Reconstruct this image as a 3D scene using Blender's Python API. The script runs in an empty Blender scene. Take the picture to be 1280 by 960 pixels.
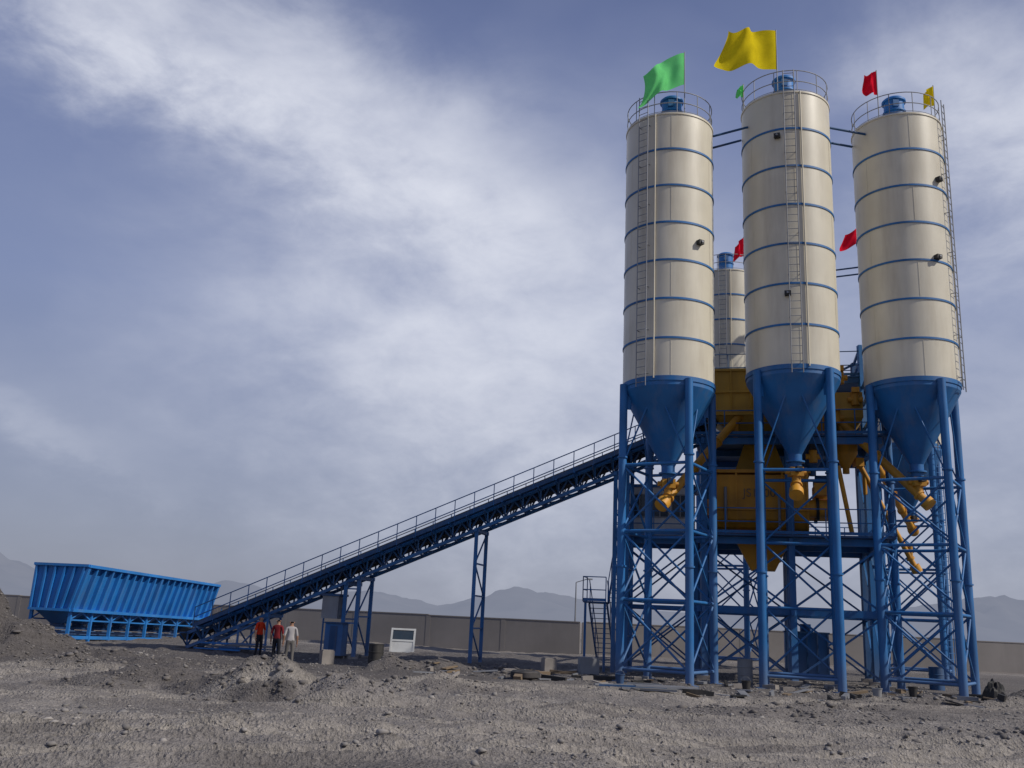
import bpy, math, random
import numpy as np
from mathutils import Vector, Matrix
random.seed(7); rng=np.random.default_rng(11)
V=Vector
scene=bpy.context.scene
scene.view_settings.view_transform='Standard'
scene.view_settings.look='None'
scene.view_settings.exposure=0

# ---------------------------------------------------------------- materials
def nt(mat):
    mat.use_nodes=True
    t=mat.node_tree; t.nodes.clear()
    return t
def paint(name,col,rough=0.45,var=0.25,dirt=(0.24,0.21,0.18),dirt_amt=0.25,scale=1.2,metal=0.0,streak=True,bump=0.0,dust=0.0):
    m=bpy.data.materials.new(name); t=nt(m); N=t.nodes; L=t.links
    out=N.new('ShaderNodeOutputMaterial'); b=N.new('ShaderNodeBsdfPrincipled')
    L.new(b.outputs[0],out.inputs[0])
    tc=N.new('ShaderNodeTexCoord'); mp=N.new('ShaderNodeMapping')
    L.new(tc.outputs['Object'],mp.inputs[0])
    if streak: mp.inputs['Scale'].default_value=(1.6,1.6,0.22)
    n1=N.new('ShaderNodeTexNoise'); n1.inputs['Scale'].default_value=scale; n1.inputs['Detail'].default_value=6
    n1.inputs['Roughness'].default_value=0.65
    L.new(mp.outputs[0],n1.inputs['Vector'])
    n2=N.new('ShaderNodeTexNoise'); n2.inputs['Scale'].default_value=scale*0.6; n2.inputs['Detail'].default_value=4
    L.new(tc.outputs['Object'],n2.inputs['Vector'])
    r1=N.new('ShaderNodeMapRange'); r1.inputs[1].default_value=0.3; r1.inputs[2].default_value=0.7
    r1.inputs[3].default_value=1-var; r1.inputs[4].default_value=1+var*0.4
    L.new(n2.outputs[0],r1.inputs[0])
    mul=N.new('ShaderNodeMix'); mul.data_type='RGBA'; mul.blend_type='MULTIPLY'; mul.inputs[0].default_value=1
    mul.inputs[6].default_value=(*col,1); L.new(r1.outputs[0],mul.inputs[7])
    r2=N.new('ShaderNodeMapRange'); r2.inputs[1].default_value=0.48; r2.inputs[2].default_value=0.78
    r2.inputs[3].default_value=0; r2.inputs[4].default_value=dirt_amt
    L.new(n1.outputs[0],r2.inputs[0])
    fac=r2.outputs[0]
    if dust>0:  # settled dust on the lowest metre and a half
        ge=N.new('ShaderNodeNewGeometry'); sx_=N.new('ShaderNodeSeparateXYZ'); L.new(ge.outputs['Position'],sx_.inputs[0])
        r4=N.new('ShaderNodeMapRange'); r4.inputs[1].default_value=1.6; r4.inputs[2].default_value=0.0; r4.inputs[3].default_value=0; r4.inputs[4].default_value=dust
        L.new(sx_.outputs[2],r4.inputs[0]); ad_=N.new('ShaderNodeMath'); ad_.operation='MAXIMUM'; L.new(fac,ad_.inputs[0]); L.new(r4.outputs[0],ad_.inputs[1]); fac=ad_.outputs[0]
    mx=N.new('ShaderNodeMix'); mx.data_type='RGBA'
    L.new(fac,mx.inputs[0]); L.new(mul.outputs[2],mx.inputs[6]); mx.inputs[7].default_value=(*dirt,1)
    L.new(mx.outputs[2],b.inputs['Base Color'])
    r3=N.new('ShaderNodeMapRange'); r3.inputs[3].default_value=rough-0.08; r3.inputs[4].default_value=rough+0.2
    L.new(n1.outputs[0],r3.inputs[0]); L.new(r3.outputs[0],b.inputs['Roughness'])
    b.inputs['Metallic'].default_value=metal
    if bump>0:
        bp=N.new('ShaderNodeBump'); bp.inputs['Strength'].default_value=bump; bp.inputs['Distance'].default_value=0.05
        L.new(n2.outputs[0],bp.inputs['Height']); L.new(bp.outputs[0],b.inputs['Normal'])
    return m
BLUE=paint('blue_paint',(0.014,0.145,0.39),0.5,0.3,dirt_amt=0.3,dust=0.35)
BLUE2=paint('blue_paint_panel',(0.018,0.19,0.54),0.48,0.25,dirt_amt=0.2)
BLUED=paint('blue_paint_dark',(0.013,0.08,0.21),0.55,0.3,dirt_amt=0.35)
CREAM=paint('cream_silo_paint',(0.68,0.63,0.50),0.33,0.12,dirt=(0.36,0.30,0.21),dirt_amt=0.5,scale=0.9,bump=0.12)
YEL=paint('yellow_paint',(0.64,0.30,0.02),0.5,0.3,dirt=(0.2,0.15,0.08),dirt_amt=0.45)
YELL=paint('hopper_yellow',(0.56,0.32,0.035),0.5,0.25,dirt=(0.2,0.15,0.08),dirt_amt=0.35)
RUB=paint('belt_rubber',(0.03,0.03,0.033),0.8,0.3,dirt_amt=0.5,streak=False)
GREY=paint('grey_paint',(0.30,0.31,0.32),0.6,0.3,dirt_amt=0.4)
WHITE=paint('white_panel',(0.62,0.63,0.62),0.5,0.15,dirt_amt=0.3)
BLACK=paint('black_paint',(0.02,0.02,0.02),0.6,0.3,dirt_amt=0.3)
GLASS=paint('window_glass',(0.04,0.06,0.08),0.12,0.2,dirt_amt=0.1)
STEEL=paint('galvanised_steel',(0.28,0.29,0.31),0.5,0.25,dirt_amt=0.3,metal=0.4)
CONC=paint('concrete',(0.32,0.29,0.26),0.9,0.3,dirt_amt=0.5,streak=False,bump=0.5,scale=3)
MUD=paint('mud_wall',(0.26,0.24,0.225),0.95,0.2,dirt=(0.19,0.175,0.165),dirt_amt=0.6,scale=0.5,bump=0.4)
WOOD=paint('weathered_wood',(0.22,0.16,0.10),0.85,0.4,dirt_amt=0.3)
GRAV=paint('aggregate',(0.22,0.20,0.18),0.95,0.5,dirt=(0.12,0.11,0.10),dirt_amt=0.8,streak=False,scale=8,bump=1.0)

def cloth(name,col,transl=0.4):
    m=bpy.data.materials.new(name); t=nt(m); N=t.nodes; L=t.links
    out=N.new('ShaderNodeOutputMaterial'); d=N.new('ShaderNodeBsdfDiffuse'); tr=N.new('ShaderNodeBsdfTranslucent'); mx=N.new('ShaderNodeMixShader')
    tc=N.new('ShaderNodeTexCoord'); n=N.new('ShaderNodeTexNoise'); n.inputs['Scale'].default_value=3; n.inputs['Detail'].default_value=4
    L.new(tc.outputs['Object'],n.inputs['Vector'])
    r=N.new('ShaderNodeMapRange'); r.inputs[3].default_value=0.75; r.inputs[4].default_value=1.15; L.new(n.outputs[0],r.inputs[0])
    mu=N.new('ShaderNodeMix'); mu.data_type='RGBA'; mu.blend_type='MULTIPLY'; mu.inputs[0].default_value=1; mu.inputs[6].default_value=(*col,1)
    L.new(r.outputs[0],mu.inputs[7])
    L.new(mu.outputs[2],d.inputs[0]); L.new(mu.outputs[2],tr.inputs[0])
    mx.inputs[0].default_value=transl; L.new(d.outputs[0],mx.inputs[1]); L.new(tr.outputs[0],mx.inputs[2]); L.new(mx.outputs[0],out.inputs[0])
    return m
FG=cloth('flag_green',(0.20,0.80,0.26)); FY=cloth('flag_yellow',(0.85,0.66,0.02)); FR=cloth('flag_red',(0.80,0.015,0.04))
SH_R=cloth('shirt_red',(0.60,0.05,0.02),0); SH_M=cloth('shirt_maroon',(0.20,0.03,0.035),0); SH_W=cloth('shirt_grey',(0.42,0.40,0.40),0)
TR_D=cloth('trousers_dark',(0.03,0.032,0.04),0); TR_G=cloth('trousers_grey',(0.16,0.15,0.14),0)
SKIN=cloth('skin',(0.38,0.22,0.15),0); HAIR=cloth('hair_black',(0.012,0.01,0.01),0); SHOE=cloth('shoes',(0.03,0.025,0.02),0)
EYE=cloth('eyes',(0.02,0.02,0.02),0)

# ---------------------------------------------------------------- mesh builder
class MB:
    def __init__(s): s.v=[];s.f=[];s.m=[];s.s=[];s.mats=[]
    def mi(s,mat):
        if mat not in s.mats: s.mats.append(mat)
        return s.mats.index(mat)
    def add(s,vs,fs,mat,smooth=False):
        o=len(s.v); i=s.mi(mat)
        s.v+= [tuple(p) for p in vs]
        for f in fs: s.f.append(tuple(a+o for a in f)); s.m.append(i); s.s.append(smooth)
    def hexa(s,p,mat):
        s.add(p,[(3,2,1,0),(4,5,6,7),(0,1,5,4),(1,2,6,5),(2,3,7,6),(3,0,4,7)],mat)
    def beam(s,p,q,w,h,mat,up=V((0,0,1))):
        p=V(p);q=V(q);d=(q-p).normalized()
        if abs(d.dot(up))>0.99: up=V((0,1,0))
        x=d.cross(up).normalized()*(w/2); y=x.cross(d).normalized()*(h/2)
        s.hexa([p-x-y,p+x-y,p+x+y,p-x+y,q-x-y,q+x-y,q+x+y,q-x+y],mat)
    def tube(s,p,q,r,mat,n=10,r2=None,caps=True):
        p=V(p);q=V(q);d=(q-p).normalized(); r2=r if r2 is None else r2
        up=V((0,0,1)) if abs(d.z)<0.95 else V((1,0,0))
        x=d.cross(up).normalized(); y=d.cross(x)
        vs=[];
        for c,rr in((p,r),(q,r2)):
            for i in range(n):
                a=2*math.pi*i/n; vs.append(c+x*math.cos(a)*rr+y*math.sin(a)*rr)
        s.add(vs,[(i,(i+1)%n,(i+1)%n+n,i+n) for i in range(n)],mat,True)
        if caps:
            s.add(vs[:n],[tuple(range(n))[::-1]],mat); s.add(vs[n:],[tuple(range(n))],mat)
    def box(s,c,size,mat,rz=0,ax=None):
        c=V(c); 
        if ax is None: ax=(V((math.cos(rz),math.sin(rz),0)),V((-math.sin(rz),math.cos(rz),0)),V((0,0,1)))
        x,y,z=ax[0]*size[0]/2,ax[1]*size[1]/2,ax[2]*size[2]/2
        s.hexa([c-x-y-z,c+x-y-z,c+x+y-z,c-x+y-z,c-x-y+z,c+x-y+z,c+x+y+z,c-x+y+z],mat)
    def lathe(s,prof,c,mat,n=48):
        c=V(c)
        for (r0,z0),(r1,z1) in zip(prof[:-1],prof[1:]):
            vs=[]
            for r,z in((r0,z0),(r1,z1)):
                for i in range(n):
                    a=2*math.pi*i/n; vs.append(c+V((r*math.cos(a),r*math.sin(a),z)))
            s.add(vs,[(i,(i+1)%n,(i+1)%n+n,i+n) for i in range(n)],mat,True)
    def ring(s,c,R,r,mat,n=36,a0=0,a1=2*math.pi,m=6):
        c=V(c); full=abs(a1-a0-2*math.pi)<1e-6; k=n if full else n+1
        vs=[]
        for i in range(k):
            a=a0+(a1-a0)*i/n; d=V((math.cos(a),math.sin(a),0))
            for j in range(m):
                b=2*math.pi*j/m; vs.append(c+d*(R+r*math.cos(b))+V((0,0,r*math.sin(b))))
        fs=[]
        for i in range(n):
            i2=(i+1)%k
            for j in range(m): fs.append((i*m+j,i2*m+j,i2*m+(j+1)%m,i*m+(j+1)%m))
        s.add(vs,fs,mat,True)
    def obj(s,name,parent=None,origin=V((0,0,0))):
        me=bpy.data.meshes.new(name)
        me.from_pydata([(a-origin.x,b-origin.y,c-origin.z) for a,b,c in s.v],[],s.f)
        for m in s.mats: me.materials.append(m)
        me.polygons.foreach_set('material_index',s.m); me.polygons.foreach_set('use_smooth',s.s)
        me.update()
        o=bpy.data.objects.new(name,me); scene.collection.objects.link(o)
        if parent: o.parent=parent
        else: o.location=origin
        return o
def empty(name,loc):
    e=bpy.data.objects.new(name,None); e.location=loc; e.empty_display_size=0.5
    scene.collection.objects.link(e); return e

# ---------------------------------------------------------------- terrain
tab=rng.random((256,256))
def vn(x,y,o=0):
    x=np.asarray(x,float)+o*17.3+1000; y=np.asarray(y,float)+o*9.1+1000
    xi=np.floor(x).astype(int); yi=np.floor(y).astype(int); fx=x-xi; fy=y-yi
    fx=fx*fx*(3-2*fx); fy=fy*fy*(3-2*fy)
    g=lambda a,b: tab[a%256,b%256]
    return (g(xi,yi)*(1-fx)+g(xi+1,yi)*fx)*(1-fy)+(g(xi,yi+1)*(1-fx)+g(xi+1,yi+1)*fx)*fy
def fbm(x,y,s,oct=4,o=0):
    r=0;a=0.5
    for i in range(oct):
        r=r+a*(vn(x/s,y/s,o+i*3)-0.5); s=s*0.48; a*=0.55
    return r
MOUNDS=[(-4.95,21.9,1.0,1.75,1.4,0.85),(-3.2,20.9,0.72,1.5,0.9,0.0),(-8.4,24.4,0.48,2.4,1.0,0.85),(-6.7,23.2,0.46,1.3,0.9,0.85),(-5.9,22.4,.42,1.0,.9,.85),(-9.6,23.0,.3,1.3,.7,.6),
        (-17.0,31.6,1.95,3.3,2.6,0.95),(-22,33,1.3,3.5,3.0,0.9),(-13.5,35,0.32,4.5,1.2,0.95),(-10.6,30.2,0.3,2.6,1.0,0.9),(-13.0,32,.4,2.2,.9,.95),
        (-2.2,36.5,0.45,1.6,0.8,0.6),(0.2,36.9,0.4,1.5,0.7,0.6),(-4.0,36.2,0.45,1.2,0.7,0.6),(1.0,33.2,0.3,2.0,0.8,0.7),(-12.0,28.0,.34,2.0,.8,.7),
        (-1.8,26.5,0.3,2.2,1.0,0.3),(7.5,24.0,0.26,3.0,1.2,0.3),(11.5,20.5,0.28,3,1.2,0.2),(17.5,31,0.35,2.5,1.2,0.5),(20.5,35,0.75,2.0,1.4,0.6),(5.5,30.4,.24,2.0,.7,.7),(13,29.8,.26,2.4,.7,.7),(9,27.5,.2,2.2,.8,.6)]
def rut(x,y,f,w,d):
    c=f(x); s=np.abs(y-c)
    g=-d*np.exp(-(s/w)**4)+0.9*d*np.exp(-((s-1.5*w)/(0.45*w))**2)
    g=g+0.018*np.sin(x*16)*np.exp(-(s/w)**4)
    return g*(0.5+0.8*vn(x/2.2,y/2.2,5)), np.exp(-(s/(w*1.4))**4)
TR=[(lambda x:15.6+0.07*x+0.4*np.sin(x*0.22),0.24,0.14),(lambda x:17.3+0.07*x+0.4*np.sin(x*0.22),0.24,0.14),
    (lambda x:19.4-0.06*x+0.9*np.sin(x*0.13+1),0.28,0.13),(lambda x:21.1-0.06*x+0.9*np.sin(x*0.13+1),0.28,0.13),
    (lambda x:14.3+0.25*(x-2),0.22,0.14),(lambda x:15.9+0.25*(x-2),0.22,0.14),(lambda x:26.5+0.12*x,0.3,0.11),(lambda x:28.4+0.12*x,0.3,0.11),
    (lambda x:14.6-0.12*(x+6),0.2,0.11)]
def ground_h(x,y,want=False):
    x=np.asarray(x,float); y=np.asarray(y,float)
    far=np.clip((90-y)/30,0,1)*np.clip((60-np.abs(x))/20,0,1)
    plant=np.clip((y-29)/4,0,1)*np.clip((x-2)/2,0,1)
    amp=(1-0.75*plant)
    h=0.42*fbm(x,y,7,3)*amp+0.24*fbm(x,y,1.8,4,2)*amp+0.19*fbm(x,y,0.45,3,7)*(0.3+1.3*vn(x/5,y/5,3))*(1-.5*plant)
    track=0*x
    for f,w,d in TR:
        g,k=rut(x,y,f,w,d); h=h+g*(1-plant); track=np.maximum(track,k*(1-plant))
    soil=0*x
    soil=np.maximum(soil,0.85*np.clip((y-25.5)/4+fbm(x,y,3,3,4)*1.5,0,1)*np.clip((3.5-x)/4,0,1)*np.clip((47-y)/6,0,1))
    soil=np.maximum(soil,0.6*np.clip((y-28)/4+fbm(x,y,3,3,4)*1.5,0,1)*np.clip((60-y)/6,0,1))
    soil=np.maximum(soil,0.5*np.clip((fbm(x*.5,y,2.6,3,14)-.06)*7,0,1))
    for mx,my,mh,rx,ry,sc in MOUNDS:
        wx=x+1.1*fbm(x,y,1.3,3,8); wy=y+1.1*fbm(x,y,1.3,3,9)
        d=np.sqrt(((wx-mx)/rx)**2+((wy-my)/ry)**2)
        k=np.clip(1-d,0,1); k=k**1.1*(1.35-0.35*k)
        h=h+mh*k*(1+0.8*fbm(x,y,0.6,3,6)); e=np.clip((1.05-d)*5,0,1); soil=soil*(1-e)+sc*e
    h=h*far
    return (h,soil,track) if want else h
def gz(x,y): return float(ground_h(np.array([x]),np.array([y]))[0])

xs=np.concatenate([np.array([-6000,-3000,-1500,-700,-350,-180,-110,-80]),np.arange(-60,-26,0.6),np.arange(-26,26,0.105),np.arange(26,60,0.6),np.array([80,110,180,350,700,1500,3000,6000])])
ys=np.concatenate([np.array([-3000,-1000,-300,-100,-40,-15,-5,0,4,7]),np.arange(9,30,0.085),np.arange(30,46,0.16),np.arange(46,95,0.7),np.array([110,150,220,400,800,1500,3000,6000])])
X,Y=np.meshgrid(xs,ys); H,S,T=ground_h(X,Y,True)
def grid_obj(name,X,Y,H,mat,attrs={}):
    ny,nx=X.shape; me=bpy.data.meshes.new(name)
    me.vertices.add(nx*ny); me.vertices.foreach_set('co',np.stack([X,Y,H],-1).reshape(-1))
    idx=np.arange(nx*ny).reshape(ny,nx)
    q=np.stack([idx[:-1,:-1],idx[:-1,1:],idx[1:,1:],idx[1:,:-1]],-1).reshape(-1,4)
    me.loops.add(q.size); me.loops.foreach_set('vertex_index',q.reshape(-1).astype(np.int32))
    me.polygons.add(len(q)); me.polygons.foreach_set('loop_start',(np.arange(len(q))*4).astype(np.int32))
    me.polygons.foreach_set('loop_total',np.full(len(q),4,np.int32))
    me.polygons.foreach_set('use_smooth',np.ones(len(q),bool))
    me.update(calc_edges=True); me.validate()
    for k,a in attrs.items():
        at=me.attributes.new(k,'FLOAT','POINT'); at.data.foreach_set('value',a.reshape(-1).astype(np.float32))
    me.materials.append(mat)
    o=bpy.data.objects.new(name,me); scene.collection.objects.link(o); return o
gm=bpy.data.materials.new('dirt_ground'); t=nt(gm); N=t.nodes; L=t.links
out=N.new('ShaderNodeOutputMaterial'); b=N.new('ShaderNodeBsdfPrincipled'); L.new(b.outputs[0],out.inputs[0])
b.inputs['Roughness'].default_value=0.95; b.inputs['Specular IOR Level'].default_value=0.15
tc=N.new('ShaderNodeTexCoord')
def noise(scale,detail=6,rough=0.6):
    n=N.new('ShaderNodeTexNoise'); n.inputs['Scale'].default_value=scale; n.inputs['Detail'].default_value=detail; n.inputs['Roughness'].default_value=rough
    L.new(tc.outputs['Object'],n.inputs['Vector']); return n
def mixc(fac,a,bb,blend='MIX'):
    m=N.new('ShaderNodeMix'); m.data_type='RGBA'; m.blend_type=blend
    for sock,v in((0,fac),(6,a),(7,bb)):
        if isinstance(v,bpy.types.NodeSocket): L.new(v,m.inputs[sock])
        elif isinstance(v,tuple): m.inputs[sock].default_value=(*v,1)
        else: m.inputs[sock].default_value=v
    return m.outputs[2]
def rng_(s,a,bb,c=0,d=1):
    r=N.new('ShaderNodeMapRange'); r.inputs[1].default_value=a; r.inputs[2].default_value=bb; r.inputs[3].default_value=c; r.inputs[4].default_value=d
    L.new(s,r.inputs[0]); return r.outputs[0]
nA=noise(0.16,5); nB=noise(1.1,7,0.7); nC=noise(9,4,0.7); nD=noise(40,3,0.6)
c=mixc(rng_(nA.outputs[0],0.38,0.62),(0.232,0.212,0.198),(0.325,0.298,0.272))
c=mixc(rng_(nB.outputs[0],0.38,0.7,0,0.75),c,(0.160,0.147,0.140))
at=N.new('ShaderNodeAttribute'); at.attribute_name='soil'
c=mixc(at.outputs['Fac'],c,(0.112,0.102,0.098))
at2=N.new('ShaderNodeAttribute'); at2.attribute_name='track'
tm=N.new('ShaderNodeMath'); tm.operation='MULTIPLY'; L.new(at2.outputs['Fac'],tm.inputs[0]); L.new(rng_(nB.outputs[0],0.3,0.6,0.2,0.85),tm.inputs[1])
c=mixc(tm.outputs[0],c,(0.40,0.365,0.32))
c=mixc(1.0,c,rng_(nC.outputs[0],0.3,0.7,0.68,1.22),'MULTIPLY')
c=mixc(1.0,c,rng_(nD.outputs[0],0.3,0.7,0.75,1.2),'MULTIPLY')
L.new(c,b.inputs['Base Color'])
vo=N.new('ShaderNodeTexVoronoi'); vo.inputs['Scale'].default_value=14; L.new(tc.outputs['Object'],vo.inputs['Vector'])
ad=N.new('ShaderNodeMath'); ad.operation='ADD'; L.new(nC.outputs[0],ad.inputs[0]); L.new(rng_(vo.outputs['Distance'],0,0.5,0.4,0),ad.inputs[1])
ad2=N.new('ShaderNodeMath'); ad2.operation='ADD'; L.new(ad.outputs[0],ad2.inputs[0]); L.new(rng_(nD.outputs[0],0,1,0,0.35),ad2.inputs[1])
bp=N.new('ShaderNodeBump'); bp.inputs['Strength'].default_value=0.95; bp.inputs['Distance'].default_value=0.07
L.new(ad2.outputs[0],bp.inputs['Height']); L.new(bp.outputs[0],b.inputs['Normal'])
grid_obj('ground',X,Y,H,gm,{'soil':S,'track':T})

def icos():
    p=(1+5**.5)/2
    v=np.array([(-1,p,0),(1,p,0),(-1,-p,0),(1,-p,0),(0,-1,p),(0,1,p),(0,-1,-p),(0,1,-p),(p,0,-1),(p,0,1),(-p,0,-1),(-p,0,1)],float)
    v/=np.linalg.norm(v[0])
    f=np.array([(0,11,5),(0,5,1),(0,1,7),(0,7,10),(0,10,11),(1,5,9),(5,11,4),(11,10,2),(10,7,6),(7,1,8),(3,9,4),(3,4,2),(3,2,6),(3,6,8),(3,8,9),(4,9,5),(2,4,11),(6,2,10),(8,6,7),(9,8,1)])
    return v,f
def stones(name,xy,size,mat):
    v,f=icos(); n=len(xy)
    sc=size[:,None,None]*np.stack([rng.uniform(.7,1.5,n),rng.uniform(.7,1.4,n),rng.uniform(.4,.8,n)],-1)[:,None,:]
    P=v[None]*(1+rng.uniform(-.38,.3,(n,12,1)))*sc
    a=rng.uniform(0,6.28,n); ca,sa=np.cos(a)[:,None],np.sin(a)[:,None]
    x=P[...,0]*ca-P[...,1]*sa; y=P[...,0]*sa+P[...,1]*ca
    z0=ground_h(xy[:,0],xy[:,1])
    P=np.stack([x+xy[:,0:1],y+xy[:,1:2],P[...,2]+(z0+size*0.1)[:,None]],-1).reshape(-1,3)
    F=(f[None]+(np.arange(n)*12)[:,None,None]).reshape(-1,3)
    me=bpy.data.meshes.new(name); me.vertices.add(len(P)); me.vertices.foreach_set('co',P.reshape(-1))
    me.loops.add(F.size); me.loops.foreach_set('vertex_index',F.reshape(-1).astype(np.int32))
    me.polygons.add(len(F)); me.polygons.foreach_set('loop_start',(np.arange(len(F))*3).astype(np.int32)); me.polygons.foreach_set('loop_total',np.full(len(F),3,np.int32))
    me.update(calc_edges=True); me.materials.append(mat)
    o=bpy.data.objects.new(name,me); scene.collection.objects.link(o)
STN=paint('stone',(0.29,0.27,0.25),0.9,0.5,dirt=(0.14,0.128,0.12),dirt_amt=0.8,scale=1.5,streak=False)
n=46000
sx=rng.uniform(-22,24,n); sy=12.5+ (rng.random(n)**1.2)*28
keep=(fbm(sx,sy,3.5,3,12)+0.12*rng.standard_normal(n))>0.01
sx,sy=sx[keep],sy[keep]
stones('gravel_stones',np.stack([sx,sy],-1),np.minimum(0.010+0.014*rng.exponential(1,len(sx)),0.095),STN)
mx=[];
for (a,bb,hh,rx,ry,sc) in MOUNDS:
    k=int(120*rx*ry); ang=rng.uniform(0,6.28,k); rr=np.sqrt(rng.random(k))*1.15
    mx.append(np.stack([a+rx*rr*np.cos(ang),bb+ry*rr*np.sin(ang)],-1))
mx=np.concatenate(mx)
stones('soil_clods',mx,np.minimum(0.012+0.022*rng.exponential(1,len(mx)),0.12),paint('clod',(0.155,0.142,0.134),0.95,0.4,dirt_amt=0.6,streak=False,scale=2))

# ---------------------------------------------------------------- mountains
mxs=np.linspace(-4200,4200,520); mys=np.linspace(2500,4200,90); MX,MY=np.meshgrid(mxs,mys)
prof=np.interp(MX*3000/MY,[-3500,-2400,-1640,-1450,-1150,-880,-700,-384,-200,35,243,500,900,1300,1600,2200,3500],[190,200,180,85,38,100,60,88,42,118,95,60,75,110,170,150,200])
rdg=1-np.abs(2*(vn(MX/230,MY/230,3))-1); rdg2=1-np.abs(2*vn(MX/90,MY/90,6)-1)
bump=np.sin(np.clip((MY-2500)/1700,0,1)*math.pi)**0.8
MH=prof*bump*(0.45+0.38*rdg+0.2*rdg2+0.25*fbm(MX,MY,60,3,2))-6
mm=bpy.data.materials.new('mountain_rock_haze_glow'); t=nt(mm); N=t.nodes; L=t.links
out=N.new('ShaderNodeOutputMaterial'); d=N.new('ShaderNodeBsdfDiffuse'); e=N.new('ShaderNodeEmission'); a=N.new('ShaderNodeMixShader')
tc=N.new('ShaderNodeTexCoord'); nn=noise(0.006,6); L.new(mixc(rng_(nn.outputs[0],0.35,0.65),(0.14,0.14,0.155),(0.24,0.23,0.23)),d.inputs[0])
e.inputs[0].default_value=(0.225,0.25,0.325,1); e.inputs[1].default_value=1.0; a.inputs[0].default_value=0.84  # distance haze put into the material as a flat glow over the rock
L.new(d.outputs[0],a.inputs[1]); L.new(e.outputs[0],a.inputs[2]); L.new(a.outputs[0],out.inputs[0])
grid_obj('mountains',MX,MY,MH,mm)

# ---------------------------------------------------------------- boundary wall
def wall(name,p,q,h):
    m=MB(); p=V(p);q=V(q);d=q-p; Lw=d.length; d.normalize(); k=int(Lw/5)
    for i in range(k):
        a=p+d*(Lw*i/k); bq=p+d*(Lw*(i+1)/k); hh=h+random.uniform(-.03,.03)
        m.beam(a+V((0,0,hh/2-.3)),bq+V((0,0,hh/2-.3))-d*0.01,0.28,hh+.6,MUD)
        m.beam(a+V((0,0,hh+.03)),bq+V((0,0,hh+.03))-d*0.01,0.33,0.06,MUD)
        m.box(a+V((0,0,hh/2-.3)),(0.30,0.31,hh+.6),MUD,math.atan2(d.y,d.x))
    return m.obj(name,origin=p)
wall('boundary_wall',(-75,76,0),(5.2,62,0),2.0)
wall('boundary_wall',(5.6,63.5,0),(85,66,0),2.0)

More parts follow.
